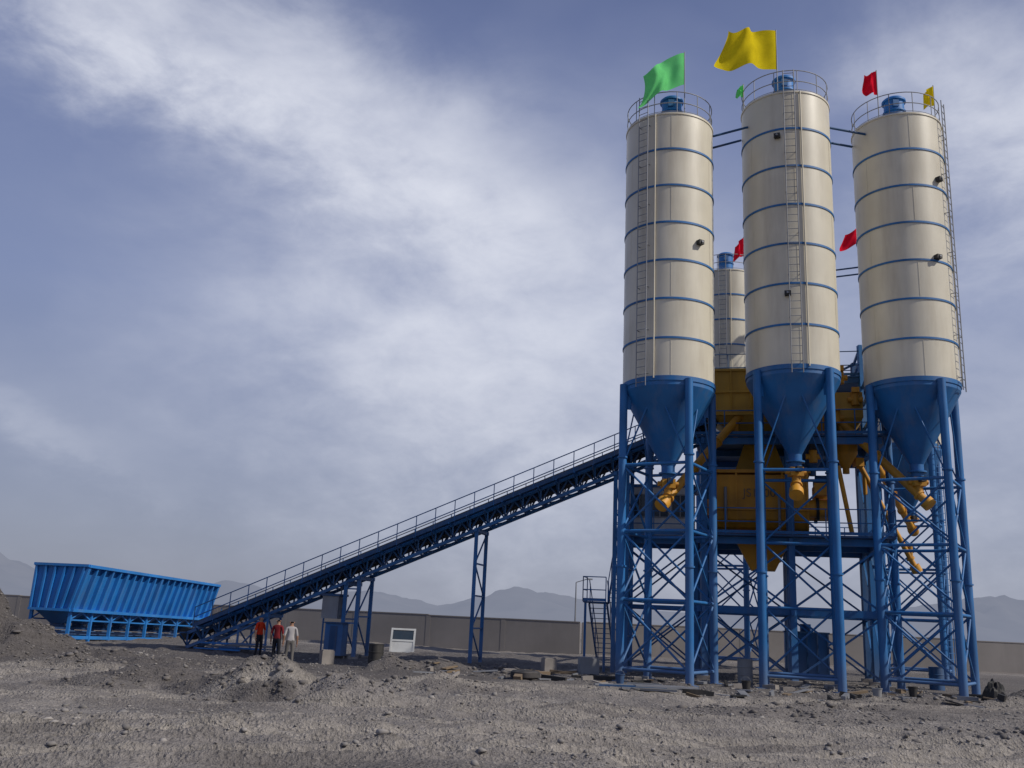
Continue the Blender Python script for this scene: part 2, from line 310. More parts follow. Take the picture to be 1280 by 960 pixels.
# ---------------------------------------------------------------- silos
def ladder(m,R,a,z0,z1,mat):
    d=V((math.cos(a),math.sin(a),0)); s=V((-d.y,d.x,0))
    for k in(-1,1): m.tube(d*(R+.17)+s*.21*k+V((0,0,z0)),d*(R+.17)+s*.21*k+V((0,0,z1)),.022,mat,6)
    z=z0+.15
    while z<z1-.1:
        m.tube(d*(R+.17)-s*.21+V((0,0,z)),d*(R+.17)+s*.21+V((0,0,z)),.014,mat,5); z+=.3
    z=z0+.5
    while z<z1:
        for k in(-1,1): m.tube(d*(R-.01)+s*.21*k+V((0,0,z)),d*(R+.17)+s*.21*k+V((0,0,z)),.018,mat,5)
        z+=1.75
def silo(x,y,zb,zt,legs,lad,R=1.8,legr=1.88,brace_levels=(0.45,2.9,5.4,7.9),open_sides=(),lad_low=False,sensors=(),vent_off=(0,0)):
    o=V((x,y,0)); E=empty('cement_silo',o)
    m=MB(); m.lathe([(R,zb),(R,zt)],(0,0,0),CREAM,64)
    m.lathe([(R,zt),(R*.98,zt+.05),(.35,zt+.35),(0.0,zt+.35)],(0,0,0),CREAM,64)
    m.obj('cylinder_shell',E)
    nb=7; sec=(zt-zb)/nb
    m=MB()
    for i in range(nb+1):
        z=zb+sec*i; w=.04
        if i==0: w=.09
        m.lathe([(R,z-w),(R+.03,z-w),(R+.03,z+w),(R,z+w)],(0,0,0),BLUE if i<nb else CREAM,64)
    for i in range(nb):
        for k in range(3):
            a=k*2.094+(i%2)*1.05+.4; c,s_=math.cos(a),math.sin(a)
            m.beam((c*(R+.001),s_*(R+.001),zb+sec*i+.1),(c*(R+.001),s_*(R+.001),zb+sec*(i+1)-.05),.025,.012,CREAM,V((c,s_,0)))
    m.obj('stiffener_bands',E)
    m=MB()
    cz=zb-3.1
    m.lathe([(R-.004,zb-.09),(R-.004,zb-.25),(.26,cz),(.26,cz-.25),(.36,cz-.25),(.36,cz-.31),(.24,cz-.31),(.24,cz-.5),(0,cz-.5)],(0,0,0),BLUE,48)
    m.obj('cone_hopper',E)
    m=MB(); m.box((0,0,cz-.68),(.5,.5,.34),YEL); m.tube((-.4,0,cz-.68),(.4,0,cz-.68),.1,YEL,10); m.box((.0,-.42,cz-.62),(.2,.3,.2),BLACK)
    m.obj('outlet_valve',E)
    m=MB(); P=[]
    for a in legs:
        a=math.radians(a); P.append(V((legr*math.cos(a),legr*math.sin(a),0)))
    for p in P:
        m.tube(p+V((0,0,-.25)),p+V((0,0,zb-.02)),.155,BLUE,16)
        m.box(p+V((0,0,.02)),(.55,.55,.05),BLUE); m.box(p+V((0,0,-.13)),(.9,.9,.24),CONC)
        for zf in (4.1,8.2): m.tube(p+V((0,0,zf-.03)),p+V((0,0,zf+.03)),.2,BLUE,16)
        dd=p.normalized()
        m.hexa([p-dd*.30+V((-.02,-.02,zb-1.0)),p-dd*.30+V((.02,.02,zb-1.0)),p+V((.02,.02,zb-1.0)),p+V((-.02,-.02,zb-1.0)),
                p-dd*.34+V((-.02,-.02,zb)),p-dd*.34+V((.02,.02,zb)),p+V((.02,.02,zb)),p+V((-.02,-.02,zb))],BLUE)
    lv=list(brace_levels)
    for i in range(4):
        p,q=P[i],P[(i+1)%4]
        for k,z in enumerate(lv):
            if i in open_sides and 0<k<len(lv)-1: continue
            m.tube(p+V((0,0,z)),q+V((0,0,z)),.06,BLUE,8)
        for k in range(len(lv)-1):
            if i in open_sides: continue
            m.tube(p+V((0,0,lv[k])),q+V((0,0,lv[k+1])),.042,BLUE,8); m.tube(q+V((0,0,lv[k])),p+V((0,0,lv[k+1])),.042,BLUE,8)
        m.tube(p+V((0,0,lv[-1])),(p+q)/2*0.98+V((0,0,zb-.15)),.032,BLUE,6); m.tube(q+V((0,0,lv[-1])),(p+q)/2*0.98+V((0,0,zb-.15)),.032,BLUE,6)
    m.obj('support_legs',E)
    m=MB(); a=math.radians(lad); ladder(m,R,a,zb-.3,zt+.9,STEEL)
    if lad_low: ladder(m,legr+.1,a,0.3,zb-.3,BLUE)
    for (sa,sz) in sensors:
        sa=math.radians(sa); m.box(V((math.cos(sa)*(R+.1),math.sin(sa)*(R+.1),sz)),(.2,.24,.17),BLACK,sa); m.tube(V((math.cos(sa)*(R-.05),math.sin(sa)*(R-.05),sz)),V((math.cos(sa)*(R+.25),math.sin(sa)*(R+.25),sz)),.04,STEEL,8)
    m.tube(V((math.cos(a+.25)*(R+.05),math.sin(a+.25)*(R+.05),zb)),V((math.cos(a+.25)*(R+.05),math.sin(a+.25)*(R+.05),zt)),.03,CREAM,6)
    m.obj('access_ladder',E)
    m=MB()
    for zz in(.5,1.0): m.ring((0,0,zt+zz),R-.03,.02,STEEL,40)
    for i in range(12):
        t0=2*math.pi*i/12; c,s_=math.cos(t0),math.sin(t0)
        m.tube((c*(R-.03),s_*(R-.03),zt),(c*(R-.03),s_*(R-.03),zt+1.0),.018,STEEL,6)
    m.ring((0,0,zt+.12),R-.03,.012,STEEL,40)
    m.obj('roof_railing',E)
    m=MB(); vx,vy=vent_off
    m.lathe([(.42,zt+.2),(.42,zt+1.0),(.48,zt+1.0),(.48,zt+1.06),(.42,zt+1.06),(.42,zt+1.52),(.50,zt+1.52),(.50,zt+1.60),(.42,zt+1.68),(0,zt+1.72)],(vx,vy,0),BLUE2,32)
    m.box((vx-.1,vy-.42,zt+1.3),(.25,.1,.3),BLUE)
    m.obj('dust_filter',E)
    return E
silo(6.2,35.3,11.1,22.25,(14,104,194,284),228,sensors=((300,16.7),),vent_off=(.1,0))
silo(11.15,35.3,11.8,23.5,(28,118,208,298),258,open_sides=(1,2),sensors=((250,14.7),(243,21.5)))
silo(16.2,36.0,11.75,23.2,(10,100,190,280),320,sensors=((288,16.8),(300,20.3)))
silo(12.8,52.9,11.9,22.7,(14,104,194,284),250)
silo(21.6,49.1,11.9,22.9,(14,104,194,284),290,lad_low=True)
m=MB()
def tie(a,bq,R=1.8):
    a=V(a);bq=V(bq); d=V(((bq-a).x,(bq-a).y,0)).normalized(); s=V((-d.y,d.x,0))
    for k in(-.55,.55):
        m.tube(a+d*R*.97+s*k,bq-d*R*.97+s*k,.05,BLUED,8)
tie((6.2,35.3,22.0),(11.15,35.3,22.5)); tie((11.15,35.3,22.8),(16.2,36.0,22.7)); tie((12.8,52.9,22.3),(21.6,49.1,22.5))
tie((16.2,36,22.8),(21.6,49.1,22.4))
m.obj('silo_tie_beams',origin=V((11,35,23)))

# ---------------------------------------------------------------- flags
def flag(base,top,w,h,dirx,diry,droop,mat,ph=0,narrow=0.0,amp=.13):
    E=empty('flag',V(base)); H_=top-base[2]
    m=MB(); m.tube((0,0,-.9),(0,0,H_),.022,STEEL,6); m.obj('pole',E)
    d=V((dirx,diry,0)).normalized(); s=V((-d.y,d.x,0)); nu,nv=30,18; vs=[];fs=[]
    for i in range(nu+1):
        u=i/nu
        for j in range(nv+1):
            v=j/nv
            wv=amp*math.sin(u*9+ph+v*2.2)*min(1,u*2)+amp*.5*math.sin(u*17+ph*2-v*3)*u
            z=H_-.05-h*v*(1-narrow*u) -droop*(u**1.25)*w - .06*math.sin(u*8+ph)*u*h + .04*h*math.sin(v*7+u*5+ph)*u
            vs.append(d*(w*u*(1-.14*math.sin(v*3+ph)))+s*wv+V((0,0,z)))
    for i in range(nu):
        for j in range(nv):
            k=i*(nv+1)+j; fs.append((k,k+1,k+nv+2,k+nv+1))
    m=MB(); m.add(vs,fs,mat,True); m.obj('cloth',E)
flag((6.6,34.0,22.35),25.45,1.95,1.5,-1,-.25,.68,FG,0.5,-.05,.18)
flag((10.45,33.9,23.6),26.65,2.45,1.85,-1,-.2,.14,FY,1.4,.0,.24)
flag((15.0,34.8,23.3),25.55,.62,1.15,-1,-.2,.5,FR,2,.2)
flag((17.75,35.5,23.3),25.4,.5,.95,-1,-.2,.7,FY,.3,.2)
flag((9.4,35.3,23.6),24.9,.3,.6,-1,-.2,.7,FG,.9,.3)
flag((13.5,51.3,22.7),24.9,.6,1.2,-1,-.2,1.0,FR,.9,.2)
flag((19.9,48.6,22.9),25.0,1.6,1.1,-1,-.2,.62,FR,1.9,.0)

# ---------------------------------------------------------------- mixing plant tower
A=V((.966,-.259,0)); B=V((.259,.966,0)); O=V((9.6,38.6,0)); UP=V((0,0,1))
def Lc(a,b_,z): return O+A*a+B*b_+UP*z
rz=math.atan2(A.y,A.x)
T_=empty('concrete_mixing_plant',O)
AL=-1.3; AM=2.2
m=MB()
cols=[(AL,0,10),(AM,0,10),(5.6,0,13.6),(AL,3,13.2),(AM,3,13.2),(5.6,3,14.8),(AL,6,13.2),(AM,6,13.2),(5.6,6,14.8)]
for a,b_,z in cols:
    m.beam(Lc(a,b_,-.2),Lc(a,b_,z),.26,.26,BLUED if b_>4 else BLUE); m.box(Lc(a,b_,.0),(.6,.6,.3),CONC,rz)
for z in(2.8,5.6,9.8):
    for b_ in(0,3,6): m.beam(Lc(AL-.3,b_,z),Lc(5.9,b_,z),.16,.28,BLUE)
    for a in(AL,AM,5.6): m.beam(Lc(a,-.3,z-.02),Lc(a,6.3,z-.02),.14,.26,BLUE)
for i,(a0,a1) in enumerate(((AL,AM),(AM,5.6))):
    for b_ in(0,6):
        for z0,z1 in((.2,2.7),(2.9,5.4)):
            m.beam(Lc(a0,b_,z0),Lc(a1,b_,z1),.08,.08,BLUE); m.beam(Lc(a1,b_+.1,z0),Lc(a0,b_+.1,z1),.08,.08,BLUE)
for a in(AL,5.6):
    for b0 in(0,3):
        for z0,z1 in((.2,2.7),(2.9,5.4),(6,9.6)):
            m.beam(Lc(a,b0,z0),Lc(a,b0+3,z1),.08,.08,BLUE); m.beam(Lc(a+.1,b0+3,z0),Lc(a+.1,b0,z1),.08,.08,BLUE)
for z in(10.9,12.0,12.8,13.6,14.2,14.75):
    m.beam(Lc(5.6,0 if z<13.6 else 3,z),Lc(5.6,6,z),.1,.12,BLUED)
    m.beam(Lc(AM,6,min(z,13.1)),Lc(5.6,6,z),.08,.1,BLUED); 
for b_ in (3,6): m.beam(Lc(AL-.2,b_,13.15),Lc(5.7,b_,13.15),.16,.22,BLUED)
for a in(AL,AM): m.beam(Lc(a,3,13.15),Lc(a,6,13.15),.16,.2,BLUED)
m.obj('steel_frame',T_,O)
m=MB()
def rail(m,p,q,mat,h=1.05):
    p=V(p);q=V(q); d=q-p; k=max(1,int(d.length/1.2))
    for z in(.5,h): m.tube(p+UP*z,q+UP*z,.024,mat,6)
    for i in range(k+1): m.tube(p+d*i/k,p+d*i/k+UP*h,.024,mat,6)
    m.beam(p+UP*.08,q+UP*.08,.02,.12,mat)
def deck(m,a0,a1,b0,b1,z):
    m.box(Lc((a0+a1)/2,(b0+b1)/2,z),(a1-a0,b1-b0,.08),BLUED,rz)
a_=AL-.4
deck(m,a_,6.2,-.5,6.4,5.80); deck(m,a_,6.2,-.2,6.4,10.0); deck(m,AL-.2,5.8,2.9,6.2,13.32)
for z,b0 in((5.84,-.5),(10.04,-.2)):
    rail(m,Lc(a_,b0,z),Lc(6.2,b0,z),BLUE); rail(m,Lc(6.2,b0,z),Lc(6.2,6.4,z),BLUE); rail(m,Lc(a_,6.4,z),Lc(6.2,6.4,z),BLUE)
z=13.36
rail(m,Lc(AL-.2,2.9,z),Lc(5.8,2.9,z),BLUED,1.15); rail(m,Lc(AL-.2,2.9,z),Lc(AL-.2,6.2,z),BLUED,1.15); rail(m,Lc(AL-.2,6.2,z),Lc(5.8,6.2,z),BLUED,1.15)
m.obj('platforms_and_railings',T_,O)
def frust(m,a0,a1,b0,b1,z0,A0,A1,B0,B1,z1,mat):
    m.hexa([Lc(a0,b0,z0),Lc(a1,b0,z0),Lc(a1,b1,z0),Lc(a0,b1,z0),Lc(A0,B0,z1),Lc(A1,B0,z1),Lc(A1,B1,z1),Lc(A0,B1,z1)],mat)
m=MB()
h0,h1=-.95,2.4
frust(m,h0,h1,.1,2.75,11.0,h0,h1,.1,2.75,13.0,YELL)
frust(m,0,1.5,.7,2.2,10.1,h0+.02,h1-.02,.12,2.73,11.0,YELL)
for k in range(5):
    a=h0+(h1-h0)*k/4; m.beam(Lc(a,.06,11.0),Lc(a,.06,13.0),.07,.08,YELL)
for z in(11.0,12.0,12.97): m.beam(Lc(h0-.05,.05,z),Lc(h1+.05,.05,z),.09,.1,YELL); m.beam(Lc(h0-.05,.05,z),Lc(h0-.05,2.8,z),.09,.1,YELL)
frust(m,2.9,5.3,.5,2.6,10.9,2.9,5.3,.5,2.6,12.0,YELL); frust(m,3.7,4.7,1,2,10.1,2.9,5.3,.5,2.6,10.9,YELL)
m.obj('aggregate_hopper',T_,O)
m=MB(); pts=[(0.6,8.45),(0.6,6.9)]
for i in range(9):
    t0=math.pi*(1+i/8); pts.append((1.85+1.25*math.cos(t0),6.95+1.0*math.sin(t0)))
pts+= [(3.1,8.45)]
def extr(m,prof,a0,a1,mat):
    k=len(prof); vs=[Lc(a0,b_,z) for b_,z in prof]+[Lc(a1,b_,z) for b_,z in prof]
    m.add(vs,[(i,(i+1)%k,(i+1)%k+k,i+k) for i in range(k)]+[tuple(range(k)),tuple(range(2*k-1,k-1,-1))],mat)
S0=-.9
extr(m,pts,S0,S0+3.9,YEL)
big=[(1.85+(b_-1.85)*1.06,7.2+(z-7.2)*1.06) for b_,z in pts]
for a in(0,.95,1.9,2.85,3.85): extr(m,big,S0+a-.04,S0+a+.04,YEL)
m.box(Lc(S0+1.95,1.85,8.60),(4.1,2.7,.14),YEL,rz)
frust(m,S0+1.5,S0+2.5,1.4,2.3,4.5,S0+.8,S0+3.2,.9,2.8,5.9,YEL)
for b_ in(1.15,2.45):
    m.tube(Lc(S0+3.9,b_,7.1),Lc(S0+4.9,b_,7.1),.38,YEL,20); m.tube(Lc(S0+4.2,b_,7.1),Lc(S0+4.32,b_,7.1),.48,BLACK,20)
    m.box(Lc(S0+4.5,b_-.1,7.9),(.7,.5,.5),YEL,rz); m.tube(Lc(S0+4.2,b_,8.3),Lc(S0+5.0,b_,8.3),.22,BLUED,16)
m.box(Lc(S0-.3,1.9,7.1),(.5,1.6,.7),YEL,rz)
m.tube(Lc(S0+.5,.5,6.4),Lc(S0+.5,.5,7.9),.07,STEEL,8); m.tube(Lc(S0+2.7,.45,6.1),Lc(S0+2.7,.45,7.6),.06,STEEL,8)
frust(m,S0+.9,S0+3.0,1.0,2.7,8.66,S0+1.3,S0+2.6,1.3,2.4,9.9,YELL)
m.obj('twin_shaft_mixer',T_,O)
cu=bpy.data.curves.new('lettering','FONT'); cu.body='JS1500'; cu.size=.50; cu.extrude=.004; cu.align_x='CENTER'
to=bpy.data.objects.new('lettering',cu); scene.collection.objects.link(to); to.parent=T_
to.location=(Lc(S0+1.9,.53,7.5)-O); to.rotation_euler=(math.radians(90),0,rz); cu.materials.append(WOOD)
m=MB()
def wh(a,b_,z,r,mat,h=1.3):
    c=Lc(a,b_,z); m.lathe([(0,h*.5),(r,h*.5),(r,0),(.14,-h*.7),(.14,-h*.95),(0,-h*.95)],c,mat,24)
wh(3.4,.9,10.9,.7,YEL,1.6); wh(3.2,.8,9.3,.5,BLUED,.9); wh(4.6,1.4,9.5,.5,YEL,.9)
for (a,b_,z) in((3.2,.1,8.9),(4.2,.3,10.6),(5.0,.4,11.4),(4.4,.2,12.3)):
    m.tube(Lc(a,b_,z),Lc(a,b_,z+.5),.17,YEL,14); m.tube(Lc(a-.3,b_,z+.25),Lc(a+.3,b_,z+.25),.12,YEL,12); m.box(Lc(a,b_-.15,z+.62),(.3,.3,.22),BLACK if z<10 else YEL,rz)
m.tube(Lc(4.6,.1,6.0),Lc(4.2,.4,8.8),.1,YEL,8)
m.obj('weigh_hoppers',T_,O)
m=MB(); CR=-1.75
for a in(-5.0,CR):
    for b_ in(1.7,4.3): m.beam(Lc(a,b_,-.2),Lc(a,b_,5.6),.2,.2,BLUE)
    m.beam(Lc(a,1.7,2.8),Lc(a,4.3,2.8),.12,.16,BLUE); m.beam(Lc(a,1.7,.3),Lc(a,4.3,2.7),.07,.07,BLUE); m.beam(Lc(a,4.3,3),Lc(a,1.7,5.5),.07,.07,BLUE)
for b_ in(1.7,4.3):
    m.beam(Lc(-5.1,b_,5.65),Lc(AL-.35,b_,5.65),.14,.24,BLUE); m.beam(Lc(-5,b_,2.8),Lc(CR,b_,2.8),.12,.16,BLUE)
    for z0 in(.3,3): m.beam(Lc(-5,b_,z0),Lc(CR,b_,z0+2.5),.07,.07,BLUE); m.beam(Lc(CR,b_+.1,z0),Lc(-5,b_+.1,z0+2.5),.07,.07,BLUE)
m.box(Lc(-3.45,2.9,5.81),(3.4,3.6,.08),BLUED,rz); rail(m,Lc(-5.2,1.1,5.85),Lc(AL-.5,1.1,5.85),BLUE); rail(m,Lc(-5.2,1.1,5.85),Lc(-5.2,4.6,5.85),BLUE)
m.box(Lc(-3.3,3.0,6.95),(2.8,2.4,2.2),WHITE,rz); m.box(Lc(-3.3,3.0,8.1),(3.1,2.7,.12),BLUE,rz)
for a in(-4.2,-3.3,-2.4):
    m.box(Lc(a,1.79,7.2),(.7,.03,.95),GLASS,rz)
    for k in(-.38,0,.38): m.box(Lc(a+k,1.77,7.2),(.05,.05,1.02),GREY,rz)
    for k in(-.5,.5): m.box(Lc(a,1.765,7.2+k),(.8,.05,.05),GREY,rz)
m.box(Lc(-4.72,3,6.95),(.03,.8,1.9),GREY,rz)
m.obj('control_cabin',T_,O)
m=MB()
def stair(p,q,w,s):
    p=V(p);q=V(q);s=V(s).normalized(); k=int(abs(q.z-p.z)/.2)
    for e in(0,w): m.beam(p+s*e,q+s*e,.05,.2,BLUE); m.tube(p+s*e+UP*1,q+s*e+UP*1,.022,BLUE,6)
    for i in range(k+1):
        c=p+(q-p)*i/k; m.beam(c,c+s*w,.22,.03,BLUED,UP)
        if i%4==0:
            for e in(0,w): m.tube(c+s*e,c+s*e+UP*1,.02,BLUE,5)
stair(Lc(-5.6,4.6,0.05),Lc(-5.6,1.8,2.85),.8,-A); m.box(Lc(-6.0,1.3,2.88),(1.0,1.1,.06),BLUED,rz)
rail(m,Lc(-6.5,.75,2.9),Lc(-5.5,.75,2.9),BLUE); rail(m,Lc(-6.5,.75,2.9),Lc(-6.5,1.8,2.9),BLUE)
stair(Lc(-5.5,1.5,2.9),Lc(-5.5,4.4,5.85),.7,A)
for a,b_ in((-6.4,.85),(-5.55,.85)): m.beam(Lc(a,b_,0),Lc(a,b_,2.85),.1,.1,BLUE)
m.obj('staircase',T_,O)
def screw(p,q,r=.17,motor=True):
    p=V(p);q=V(q);d=(q-p).normalized(); E=empty('screw_conveyor',p)
    m=MB(); m.tube(p-d*.3,q,r,YEL,16)
    n=int((q-p).length/2)
    for i in range(n+1):
        c=p+(q-p)*i/max(n,1); m.tube(c-d*.04,c+d*.04,r+.06,YEL,16)
    m.tube(p+UP*.0,p+UP*.55,r*.95,YEL,14); m.tube(q-d*.35,q-d*.35-UP*.9,r*.8,YEL,14)
    m.tube(p-d*.3,p-d*.6,r+.1,YEL,16)
    m.obj('screw_tube',E,p)
    m=MB(); m.box(q+d*.18,(.36,.36,.36),YEL,math.atan2(d.y,d.x)); m.tube(q+d*.36,q+d*.85,.15,BLUED,14); m.obj('drive_motor',E,p)
screw((6.2,35.25,6.8),Lc(.2,.3,10.9)); screw((11.15,35.25,7.5),Lc(2.6,.4,10.9)); screw((16.2,35.95,7.45),Lc(4.2,.6,10.9))
screw((21.6,49.1,7.7),Lc(5.4,3.6,10.9)); screw((12.8,52.9,7.7),Lc(2.6,5.6,10.9)); screw((17.0,38.9,5.2),Lc(5.2,1.6,9.0),.11)

m=MB(); c=V((14.2,44.2,0)); m.box(c+UP*1.05,(1.9,1.9,1.9),BLUE,rz)
for k in range(5):
    m.box(c+A*(-.9+.45*k)+B*(-.97)+UP*1.05,(.06,.06,1.86),BLUED,rz)
m.box(c+UP*2.03,(2.0,2.0,.06),BLUED,rz); m.box(c+UP*.04,(2.1,2.1,.1),CONC,rz); m.tube(c+UP*2.05,c+UP*2.4,.25,BLUED,16)
m.obj('water_tank',origin=c)

# ---------------------------------------------------------------- belt conveyor
def cy(x): return 42.0-.268*(x+.93)
def cz(x): return 3.3+.43*(x+6.96)
def C(x,s,z=0): return V((x,cy(x),cz(x)+z))+B*s
CE=empty('belt_conveyor',C(-14.4,0)); CO=C(-14.4,0)
m=MB(); x0,x1=-14.6,8.6; W=.5; n=30
for s in(-W,W):
    for z in(.0,.66): m.beam(C(x0,s,z),C(x1,s,z),.12,.14,BLUE)
    for i in range(n):
        a=x0+(x1-x0)*i/n; bq=x0+(x1-x0)*(i+1)/n; mid=(a+bq)/2
        m.beam(C(a,s,0),C(a,s,.62),.07,.07,BLUE)
        m.beam(C(a,s,0.02),C(mid,s,.6),.06,.07,BLUED); m.beam(C(mid,s,.6),C(bq,s,.02),.06,.07,BLUED)
for i in range(n+1):
    a=x0+(x1-x0)*i/n
    m.beam(C(a,-W,0),C(a,W,0),.06,.06,BLUE); m.beam(C(a,-1.15,.68),C(a,1.15,.68),.06,.06,BLUE)
    if i<n: m.beam(C(a,-W,-.01),C(a+(x1-x0)/n,W,-.01),.04,.04,BLUED)
    m.beam(C(a,-W,.1),C(a,-1.12,.6),.05,.05,BLUED); m.beam(C(a,W,.1),C(a,1.12,.6),.05,.05,BLUED)
m.obj('truss',CE,CO)
m=MB()
m.beam(C(x0,0,1.0),C(x1,0,1.0),.72,.03,RUB); m.beam(C(x0,0,.40),C(x1,0,.40),.7,.02,RUB)
for s in(-1,1): m.beam(C(x0,.4*s,1.05),C(x1,.4*s,1.05),.2,.02,RUB,V((0,s*.5,1)).normalized())
for s in(-.5,.5): m.beam(C(x0+1,s,.86),C(x1,s,.86),.03,.22,BLUE)
k=40
for i in range(k):
    a=x0+(x1-x0)*(i+.5)/k
    m.beam(C(a,-.42,.7),C(a,-.42,1.05),.06,.05,BLUE); m.beam(C(a,.42,.7),C(a,.42,1.05),.06,.05,BLUE); m.tube(C(a,-.3,.93),C(a,.3,.93),.05,STEEL,8)
m.tube(C(x0-.2,-.45,.7),C(x0-.2,.45,.7),.29,BLACK,20); m.tube(C(x1+.15,-.45,.72),C(x1+.15,.45,.72),.3,BLACK,20)
m.obj('belt_and_rollers',CE,CO)
m=MB()
for s0 in(-.88,.88): m.beam(C(x0+.6,s0,.73),C(x1-.3,s0,.73),.5,.04,BLUED)
for s in(-1.13,1.13):
    for z in(1.15,1.6): m.tube(C(x0+.6,s,z),C(x1-.3,s,z),.024,BLUE if s<0 else STEEL,6)
    m.beam(C(x0+.6,s,.76),C(x1-.3,s,.76),.03,.16,BLUED)
    for i in range(27):
        a=x0+.6+(x1-x0-.9)*i/26; m.tube(C(a,s,.66),C(a,s,1.6),.022,BLUE,6)
m.obj('walkway',CE,CO)
m=MB()
def bent(x,w=.75,lean=0.0,br=True,r=.09):
    zt=cz(x)
    for s in(-w,w): 
        p=V((x,cy(x),-.2))+B*s; m.beam(p,p+UP*(zt+.2),r*1.8,r*1.8,BLUE); m.box(V((p.x,p.y,.0)),(.4,.4,.12),CONC)
    a=V((x,cy(x),0))
    m.beam(a-B*w*1.2+UP*(zt-.08),a+B*w*1.2+UP*(zt-.08),.14,.16,BLUE)
    k=max(1,int(zt/1.4))
    for i in range(k):
        z0=.15+(zt-.3)*i/k; z1=.15+(zt-.3)*(i+1)/k
        m.beam(a-B*w+UP*z1,a+B*w+UP*z1,.07,.07,BLUE)
        s=1 if i%2 else -1
        m.beam(a-B*w*s+UP*z0,a+B*w*s+UP*z1,.055,.055,BLUE)
bent(-1.05,.8); bent(-6.9); bent(-6.3,.75); bent(4.9,.8); bent(5.4,.8)
for x in(-10.6,-12.0,-13.2): bent(x,.6,r=.05)
for z in (1.5,3.0): m.beam(V((-6.9,cy(-6.9),z))-B*.75,V((-6.3,cy(-6.3),z))-B*.75,.06,.06,BLUE)
m.beam(V((-10.6,cy(-10.6),1.6))-B*.6,V((-13.2,cy(-13.2),.2))-B*.6,.06,.06,BLUE)
m.beam(V((-12,cy(-12),.1))-B*.6,V((-10.6,cy(-10.6),1.5))-B*.6,.06,.06,BLUE)
m.obj('support_bents',CE,CO)
m=MB()
c=V((-7.7,cy(-7.7)-.1,0))
m.box(c+UP*2.15,(.8,.9,1.0),GREY,rz); 
for k in(-.3,.3): m.tube(c+A*k+UP*2.6,c+A*k+UP*3.1,.03,STEEL,6); m.beam(c+A*k*1.6+UP*.0,c+A*k*1.6+UP*3.0,.07,.07,BLUE)
m.box(c+UP*2.7,(.9,1.0,.1),BLUED,rz)
m.obj('take_up_counterweight',CE,CO)
m=MB(); c=V((-7.35,cy(-7.5)-.9,0)); m.box(c+UP*.75,(.85,.6,1.4),BLUE,rz); m.box(c+UP*1.48,(.95,.7,.06),BLUED,rz); m.box(c-B*.31+UP*.8,(.35,.02,1.1),BLUED,rz); m.box(c+UP*.03,(.9,.65,.1),BLACK,rz)
m.obj('electrical_cabinet',origin=c)
# ---------------------------------------------------------------- aggregate bin
e1=V((.14,.99,-.024)).normalized(); e2=V((-.99,.14,0)).normalized(); BO=V((-20.6,45.7,0.05)); LB=14.6
def bl(l,s,z): return BO+e1*l+e2*s+UP*z
BE=empty('aggregate_bin',BO); br=math.atan2(e1.y,e1.x); ZT=3.5; ZB=1.40; SB,ST=.12,-.42
def quadp(m,p,q,r_,s_,t,mat,nrm):
    n_=V(nrm)*t; m.hexa([p,q,r_,s_,p+n_,q+n_,r_+n_,s_+n_],mat)
T0=.05; m=MB()
quadp(m,bl(0,SB,ZB),bl(LB,SB,ZB),bl(LB,ST,ZT),bl(0,ST,ZT),T0,BLUE2,e2)
quadp(m,bl(0,2.15,ZB),bl(LB,2.15,ZB),bl(LB,2.15,ZT),bl(0,2.15,ZT),T0,BLUE2,-e2)
for l in(-.003,LB*.25,LB*.5,LB*.75,LB-.05):
    quadp(m,bl(l,SB+.002,ZB),bl(l,2.152,ZB),bl(l,2.152,ZT-.003),bl(l,ST+.002,ZT-.003),T0,BLUE2,e1)
m.obj('bin_walls',BE,BO)
m=MB()
for i in range(4):
    l0=LB*i/4+.08; l1=LB*(i+1)/4-.08; k=8
    for u in range(k):
        for v_ in range(6):
            z=lambda uu,vv: ZT-.55+.4*math.sin(math.pi*uu/k)*math.sin(math.pi*vv/6)
            f=lambda uu,vv: bl(l0+(l1-l0)*uu/k,-.27+2.36*vv/6,z(uu,vv))
            m.add([f(u,v_),f(u+1,v_),f(u+1,v_+1),f(u,v_+1)],[(0,1,2,3)],GRAV,True)
m.obj('stored_aggregate',BE,BO)
m=MB(); nr=21
for i in range(nr):
    l=.06+(LB-.12)*i/(nr-1); big_=(i%5==0)
    w=.20 if big_ else .12; dp=.20
    m.beam(bl(l,SB-dp/2,ZB),bl(l,ST-dp/2,ZT),dp,w,BLUE2,e1); m.beam(bl(l,2.2,ZB),bl(l,2.2,ZT),.12,.14,BLUE2,e1)
for z,s in((ZB,SB-.12),(ZT,ST-.1)): m.beam(bl(-.06,s,z),bl(LB+.06,s,z),.28,.14,BLUE2)
m.beam(bl(-.06,2.2,ZT),bl(LB+.06,2.2,ZT),.14,.13,BLUE2)
for l in(-.08,LB+.03):
    m.beam(bl(l,ST-.2,ZT+.02),bl(l,2.25,ZT+.02),.14,.12,BLUE2); m.beam(bl(l,SB-.1,ZB),bl(l,2.2,ZB),.14,.12,BLUE2)
    for k in range(0,6):
        f=k/5; m.beam(bl(l,SB+(2.12-SB)*f,ZB),bl(l,ST+(2.12-ST)*f,ZT),.09,.10,BLUE2,e1)
m.obj('stiffener_ribs',BE,BO)
m=MB()
for i in range(4):
    l0=LB*i/4+.15; l1=LB*(i+1)/4-.15; lm=(l0+l1)/2
    for q in(-.8,.8):
        c0=lm+q
        m.hexa([bl(c0-.25,.9,.75),bl(c0+.25,.9,.75),bl(c0+.25,1.5,.75),bl(c0-.25,1.5,.75),bl(c0-.78,.22,ZB-.01),bl(c0+.78,.22,ZB-.01),bl(c0+.78,2.12,ZB-.01),bl(c0-.78,2.12,ZB-.01)],BLUE)
        m.box(bl(c0,1.2,.66),(.6,.7,.16),BLUED,br); m.tube(bl(c0,.55,.75),bl(c0,.9,.72),.06,WHITE,8)
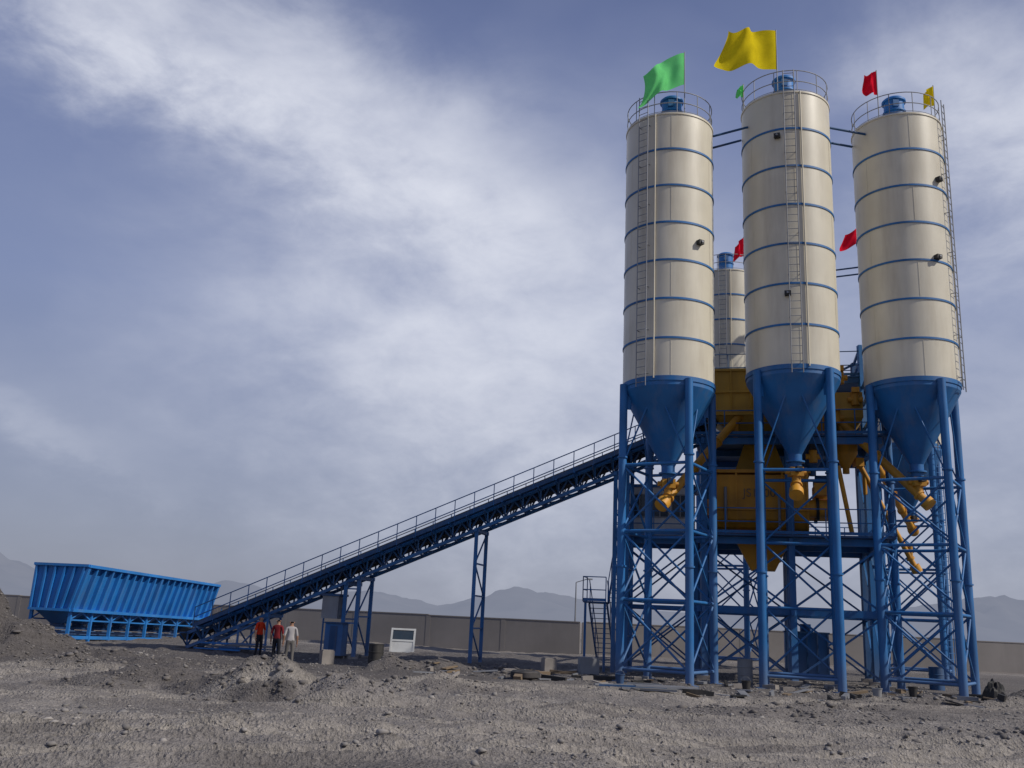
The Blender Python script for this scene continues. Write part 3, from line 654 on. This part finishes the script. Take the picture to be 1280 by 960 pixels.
m.beam(bl(.1,1.2,.42),bl(LB+1.5,1.2,.42),.8,.06,RUB)
for s in(.78,1.62): m.beam(bl(.1,s,.36),bl(LB+1.5,s,.36),.07,.18,BLUE)
m.obj('discharge_hoppers',BE,BO)
m=MB()
for i in range(9):
    l=.1+(LB-.2)*i/8
    for s in(.1,2.12):
        m.beam(bl(l,s,-.25),bl(l,s,ZB),.14,.14,BLUE2)
        if i<8:
            l2=.1+(LB-.2)*(i+1)/8
            m.beam(bl(l,s,.95),bl(l2,s,.95),.06,.07,BLUE2)
            m.beam(bl(l,s,.95),bl((l+l2)/2,s,1.35),.06,.06,BLUE2); m.beam(bl(l2,s,.95),bl((l+l2)/2,s,1.35),.06,.06,BLUE2)
    m.beam(bl(l,.1,.55),bl(l,2.12,.55),.09,.09,BLUE)
for s in(.1,2.12): m.beam(bl(0,s,.14),bl(LB,s,.14),.12,.16,BLUE2)
m.obj('support_frame',BE,BO)

# ---------------------------------------------------------------- people
def person(loc,face,shirt,pants,pose=0):
    z0=gz(loc[0],loc[1]); E=empty('person',V((loc[0],loc[1],z0))); E.rotation_euler=(0,0,face)
    Vt=[];Ed=[];R=[]
    def v(x,y,z,r,ry=None,p=None):
        Vt.append((x,y,z)); R.append((r,ry or r)); i=len(Vt)-1
        if p is not None: Ed.append((p,i))
        return i
    pel=v(0,0,.96,.145,.105); wa=v(0,0,1.10,.13,.10,pel); ch=v(0,-.01,1.28,.15,.115,wa); nb=v(0,.01,1.43,.09,.075,ch)
    nk=v(0,0,1.50,.052,.055,nb); h1=v(0,-.02,1.58,.075,.085,nk); h2=v(0,-.01,1.665,.08,.092,h1)
    hands=[]
    for s in(-1,1):
        hp=v(.09*s,0,.90,.092,.095,pel); st=.08*s if pose==1 else .02*s
        kn=v(.11*s,-.03-st*.5,.50,.062,.066,hp); an=v(.12*s,.02-st,.10,.042,.045,kn); to=v(.145*s,-.13-st,.045,.042,.035,an)
        sh=v(.175*s,0,1.405,.062,.062,nb)
        if pose==2 and s==1: el=v(.34*s,.06,1.16,.044,.044,sh); wr=v(.20*s,-.08,1.02,.03,.03,el); pm=v(.16*s,-.12,1.0,.036,.026,wr); fd=V((-.5*s,-.7,-.3))
        else: el=v(.245*s,.03,1.12,.045,.045,sh); wr=v(.265*s,-.04,.88,.03,.032,el); pm=v(.265*s,-.06,.81,.025,.040,wr); fd=V((0,-.15,-1))
        hands.append((V(Vt[pm]),fd.normalized(),s))
    me=bpy.data.meshes.new('skel'); me.from_pydata(Vt,Ed,[]); o=bpy.data.objects.new('skel',me); scene.collection.objects.link(o)
    sk=o.modifiers.new('s','SKIN'); sk.use_smooth_shade=True; o.modifiers.new('ss','SUBSURF').levels=2
    for i,d in enumerate(me.skin_vertices[0].data): d.radius=R[i]; d.use_root=(i==0)
    dg=bpy.context.evaluated_depsgraph_get(); em=bpy.data.meshes.new_from_object(o.evaluated_get(dg))
    bpy.data.objects.remove(o)
    for mt in(SHOE,pants,shirt,SKIN,HAIR): em.materials.append(mt)
    for p in em.polygons:
        c=p.center; p.use_smooth=True
        if c.z<.09: k=0
        elif c.z>1.60 and (c.y>.0 or c.z>1.70): k=4
        elif c.z>1.475: k=3
        elif abs(c.x)>.205 and c.z<1.14: k=3
        elif c.z<.97: k=1
        else: k=2
        if pose==2 and c.x>.14 and c.z<1.13 and (c.y<-.04 or c.x>.26): k=3
        p.material_index=k
    ob=bpy.data.objects.new('body',em); scene.collection.objects.link(ob); ob.parent=E
    m=MB()
    for c,d,s in hands:
        side=d.cross(V((1,0,0)) if abs(d.x)<.6 else V((0,0,1))).normalized()
        for k,ln in enumerate((.06,.075,.07,.055)):
            b0=c+d*.03+side*(-.027+.018*k); mid=b0+d*ln*.55; curl=(d+V((-s*.5,0,0))).normalized()
            m.tube(b0,mid,.0095,SKIN,6); m.tube(mid,mid+curl*ln*.5,.009,SKIN,6,.007)
        b0=c+side*-.03; m.tube(b0,b0+(d-side*.7).normalized()*.05,.011,SKIN,6,.009)
    m.hexa([V(p) for p in((-.012,-.095,1.60),(.012,-.095,1.60),(.012,-.125,1.603),(-.012,-.125,1.603),(-.006,-.095,1.645),(.006,-.095,1.645),(.006,-.103,1.645),(-.006,-.103,1.645))],SKIN)
    for s in(-1,1):
        m.tube((.028*s,-.090,1.645),(.028*s,-.104,1.645),.009,EYE,8); m.tube((.075*s,.0,1.625),(.092*s,.01,1.63),.026,SKIN,8,.02)
    m.box((0,-.105,1.575),(.04,.01,.008),SH_M)
    m.obj('hands_and_face',E)
person((-10.1,40.2),math.radians(60),SH_R,TR_D,2)
person((-8.75,37.6),math.radians(170),SH_M,TR_D,0)
person((-8.0,36.6),math.radians(200),SH_W,TR_G,1)

# ---------------------------------------------------------------- small site objects
def G(x,y,dz=0): return V((x,y,gz(x,y)+dz))
c=G(-5.3,52,0); m=MB(); axx=V((1,0,0))
up=V((0,.3,.95)).normalized(); nn_=V((0,.95,-.3)).normalized()
for k in(-.62,.62): m.box(c+axx*k+up*.62,(.1,.08,1.35),WHITE,ax=(axx,nn_,up))
for k in(0.02,.62,1.24): m.box(c+up*k,(1.3,.085,.1),WHITE,ax=(axx,nn_,up))
m.box(c+up*.32,(1.15,.03,.55),WHITE,ax=(axx,nn_,up)); m.box(c+up*.92,(1.15,.02,.52),GLASS,ax=(axx,nn_,up))
m.beam(c+up*1.2,c+V((0,1.3,0)),.05,.05,WOOD)
m.obj('window_frame',origin=c)
def drum(x,y,mat=None):
    c=G(x,y,0); m=MB(); m.lathe([(0,0),(.29,0),(.29,.28),(.305,.29),(.305,.31),(.29,.32),(.29,.58),(.305,.59),(.305,.61),(.29,.62),(.29,.88),(.3,.88),(.3,.9),(.27,.9),(.27,.87),(0,.87)],c,mat or BLUED,24); m.obj('oil_drum',origin=c)
drum(-4.75,37.0,BLACK); drum(9.6,37.4,GREY); drum(17.9,39.2)
def bucket(x,y,mat):
    c=G(x,y,0); m=MB(); m.lathe([(0,.01),(.12,0),(.16,.3),(.175,.3),(.175,.32),(.15,.32),(.11,.03),(0,.03)],c,mat,20)
    for i in range(10):
        a0=math.pi*i/10; a1=math.pi*(i+1)/10; m.tube(c+V((.16*math.cos(a0),.05,.3+.14*math.sin(a0))),c+V((.16*math.cos(a1),.05,.3+.14*math.sin(a1))),.005,STEEL,5)
    m.obj('bucket',origin=c)
bucket(8.4,32.6,BLACK); bucket(12.6,32.0,GREY); bucket(4.2,33.2,BLUED); bucket(14.4,33.4,BLACK)
def block(x,y,s,r,mat,name):
    c=G(x,y,0); m=MB(); m.box(c+UP*(s[2]/2-.03),s,mat,r); m.box(c+UP*(s[2]-.02),(s[0]*.86,s[1]*.86,.06),mat,r); m.box(c+UP*(s[2]*.5),(s[0]+.02,s[1]*.3,s[2]*.25),mat,r); m.obj(name,origin=c)
block(1.95,37.4,(.5,.45,.6),.3,CONC,'concrete_block'); block(3.55,38,(.75,.6,.65),.1,GREY,'tool_box'); block(-6.9,38.5,(.5,.4,.55),.5,CONC,'concrete_block')
block(.4,34.5,(.5,.4,.25),.2,CONC,'concrete_block')
def tyre(x,y):
    c=G(x,y,.02); m=MB(); m.lathe([(.22,0.02),(.42,0),(.50,.05),(.50,.2),(.42,.25),(.22,.23),(.22,.02)],c,RUB,28); m.obj('old_tyre',origin=c)
tyre(.9,32.2)
def tarp(x,y,rx,ry,h):
    c=G(x,y,-.05); m=MB(); nu,nv=28,10; vs=[];fs=[]
    for j in range(nv+1):
        for i in range(nu):
            a=2*math.pi*i/nu; e=math.pi/2*j/nv; q=1+.9*float(fbm(np.array([x+math.cos(a)*1.1]),np.array([y+math.sin(a)*1.1+j*.13]),.5,3,4)[0])
            vs.append(c+V((rx*math.cos(a)*math.cos(e)*q,ry*math.sin(a)*math.cos(e)*q,h*math.sin(e)*(q if j<nv else 1))))
    for j in range(nv):
        for i in range(nu): fs.append((j*nu+i,j*nu+(i+1)%nu,(j+1)*nu+(i+1)%nu,(j+1)*nu+i))
    m.add(vs,fs,BLACK,False); m.obj('tarpaulin_heap',origin=c)
tarp(16.75,32.4,.42,.3,.7)
m=MB(); c=G(4.6,28.6)
for i in range(9):
    a=random.uniform(-.25,.35); p=c+V((random.uniform(-1,1),random.uniform(-.5,.5),.06+.03*i*.5)); d=V((math.cos(a),math.sin(a),0))*random.uniform(.5,1.1)
    m.beam(p-d,p+d,random.choice((.06,.12,.2)),.05,random.choice((BLUED,BLUE,STEEL,STEEL)))
m.obj('steel_offcuts',origin=c)
m=MB(); c=G(-11.3,42.5)
for i in range(12):
    a=random.uniform(-.4,.2); p=c+V((random.uniform(-1.4,1.4),random.uniform(-.5,.5),.1+.05*i*.5)); d=V((math.cos(a),math.sin(a),0))*random.uniform(.6,1.3)
    m.beam(p-d,p+d,.12,.06,random.choice((BLUE2,BLUE,STEEL)))
m.obj('steel_offcuts',origin=c)
m=MB(); c=G(1,34)
for i in range(120):
    x=random.uniform(-3,18); y=random.uniform(28.0,36.0) if x>4 else random.uniform(30,39)
    a=random.uniform(0,3.14); p=G(x,y,.05); d=V((math.cos(a),math.sin(a)*.6,random.uniform(-.03,.2)))*random.uniform(.1,.55)
    m.beam(p-d,p+d,random.choice((.08,.14,.25)),random.choice((.04,.08,.18)),random.choice((WOOD,BLACK,CONC,STEEL,BLACK,WOOD)))
m.obj('construction_debris',origin=c)
m=MB(); c=V((6.1,78,0)); m.tube(c,c+UP*5.2,.08,STEEL,8,.05); m.tube(c+UP*5.2,c+V((.9,0,5.5)),.04,STEEL,6); m.box(c+V((1.1,0,5.5)),(.5,.2,.12),GREY); m.obj('street_lamp',origin=c)

# ---------------------------------------------------------------- world
w=bpy.data.worlds.new('World'); scene.world=w; w.use_nodes=True; t=w.node_tree; N=t.nodes; L=t.links; N.clear()
out=N.new('ShaderNodeOutputWorld'); bg=N.new('ShaderNodeBackground'); L.new(bg.outputs[0],out.inputs[0]); bg.inputs[1].default_value=0.1
SUN_EL,SUN_AZ=math.radians(42),math.radians(112)
sky=N.new('ShaderNodeTexSky'); sky.sky_type='NISHITA'; sky.sun_disc=False; sky.sun_elevation=SUN_EL; sky.sun_rotation=SUN_AZ; sky.dust_density=2.5
tc=N.new('ShaderNodeTexCoord'); sp=N.new('ShaderNodeSeparateXYZ'); L.new(tc.outputs['Generated'],sp.inputs[0])
def M(op,a,b_=None,c_=None,clamp=False):
    n=N.new('ShaderNodeMath'); n.operation=op; n.use_clamp=clamp
    for i,v in enumerate((a,b_,c_)):
        if v is None: continue
        if isinstance(v,(int,float)): n.inputs[i].default_value=v
        else: L.new(v,n.inputs[i])
    return n.outputs[0]
x_,y_,z_=sp.outputs
az=M('MULTIPLY',M('ARCTAN2',x_,y_),57.2958); el=M('MULTIPLY',M('ARCSINE',z_),57.2958)
def wn(scale,vec,detail=8,rough=.6,dist=0,zs=2.2,rot=(0,0,0)):
    mp=N.new('ShaderNodeMapping'); mp.inputs['Scale'].default_value=(1,1,zs); mp.inputs['Rotation'].default_value=rot; L.new(vec,mp.inputs[0])
    n=N.new('ShaderNodeTexNoise'); n.inputs['Scale'].default_value=scale; n.inputs['Detail'].default_value=detail; n.inputs['Roughness'].default_value=rough; n.inputs['Distortion'].default_value=dist
    L.new(mp.outputs[0],n.inputs['Vector']); return n.outputs[0]
gen=tc.outputs['Generated']
nBig=wn(2.2,gen,4,.5,.3,1.8,(0,.25,0)); nMid=wn(4.6,gen,7,.56,.25,1.9,(0,.35,0)); nFine=wn(12,gen,6,.6,.2,1.8,(0,.35,0))
waz=M('ADD',az,M('MULTIPLY',M('SUBTRACT',nMid,.5),12)); wel=M('ADD',el,M('MULTIPLY',M('SUBTRACT',nMid,.5),-8))
wel=M('ADD',wel,M('MULTIPLY',M('SUBTRACT',nFine,.5),6))
def gauss(a0,e0,sa,se,slope=0,wgt=1):
    u=M('DIVIDE',M('SUBTRACT',waz,a0),sa); vv=M('SUBTRACT',wel,e0)
    if slope: vv=M('SUBTRACT',vv,M('MULTIPLY',M('SUBTRACT',waz,a0),slope))
    vv=M('DIVIDE',vv,se); r=M('ADD',M('MULTIPLY',u,u),M('MULTIPLY',vv,vv))
    return M('MULTIPLY',M('EXPONENT',M('MULTIPLY',r,-1)),wgt)
band=gauss(-27,32,13,3.4,-.10,.95); band2=gauss(-9,27.5,14,4.6,-.22,.78); body=gauss(-2,18,16,10,0,.60); right=gauss(32,28,8,7,0,.95); lowr=gauss(16,9,30,11,0,.42)
streak=gauss(-27,9,5,1.4,-.3,.2)
tot=band
for q in(band2,body,right,lowr,streak): tot=M('ADD',tot,q)
tex=M('ADD',M('MULTIPLY',M('SUBTRACT',nMid,.5),1.8),M('MULTIPLY',M('SUBTRACT',nFine,.5),1.4))
dens=M('MULTIPLY',tot,M('ADD',M('MULTIPLY',tex,.9),.92))
dens=M('ADD',dens,M('MULTIPLY',M('MAXIMUM',M('SUBTRACT',nBig,.5),0),.6))
dens=M('SUBTRACT',1,M('EXPONENT',M('MULTIPLY',M('MAXIMUM',dens,0),-1.35)))
ramp=N.new('ShaderNodeValToRGB'); L.new(M('DIVIDE',el,60),ramp.inputs[0])
cr=ramp.color_ramp; cr.elements[0].position=0; cr.elements[0].color=(.295,.315,.385,1); cr.elements[1].position=1; cr.elements[1].color=(.12,.16,.31,1)
for p_,c_ in((.10,(.25,.283,.40,1)),(.3,(.215,.265,.45,1)),(.5,(.16,.205,.39,1)),(.62,(.122,.16,.32,1))):
    e=cr.elements.new(p_); e.color=c_
def MC(fac,a,b_,blend='MIX'):
    m=N.new('ShaderNodeMix'); m.data_type='RGBA'; m.blend_type=blend
    for s,v in((0,fac),(6,a),(7,b_)):
        if isinstance(v,tuple): m.inputs[s].default_value=(*v,1)
        elif isinstance(v,(int,float)): m.inputs[s].default_value=v
        else: L.new(v,m.inputs[s])
    return m.outputs[2]
haze=MC(1.0,ramp.outputs[0],(10.,10.,10.),'MULTIPLY')
base=MC(.88,sky.outputs[0],haze)
cl=MC(dens,(4.2,4.6,5.9),(8.8,9.0,9.7))
fin=MC(dens,base,cl)
L.new(fin,bg.inputs[0])

# ---------------------------------------------------------------- sun + camera
sd=bpy.data.lights.new('sun','SUN'); sd.energy=3.2; sd.angle=math.radians(.6); sd.color=(1,.94,.85)
so=bpy.data.objects.new('sun',sd); scene.collection.objects.link(so)
d=V((math.sin(SUN_AZ)*math.cos(SUN_EL),math.cos(SUN_AZ)*math.cos(SUN_EL),math.sin(SUN_EL)))
so.rotation_euler=d.to_track_quat('Z','Y').to_euler(); so.location=(30,-10,40)
cam=bpy.data.cameras.new('camera'); co=bpy.data.objects.new('camera',cam); scene.collection.objects.link(co); scene.camera=co
cam.sensor_width=36; cam.lens=1150/1280*36; cam.clip_end=20000; cam.clip_start=.1
p=math.radians(14.32); R_=V((1,0,0)); F_=V((0,math.cos(p),math.sin(p))); U_=V((0,-math.sin(p),math.cos(p)))
rc=R_*.9989+U_*.0471; uc=-R_*.0471+U_*.9989
mt=Matrix((rc,uc,-F_)).transposed().to_4x4(); mt.translation=V((0,0,2.0)); co.matrix_world=mt
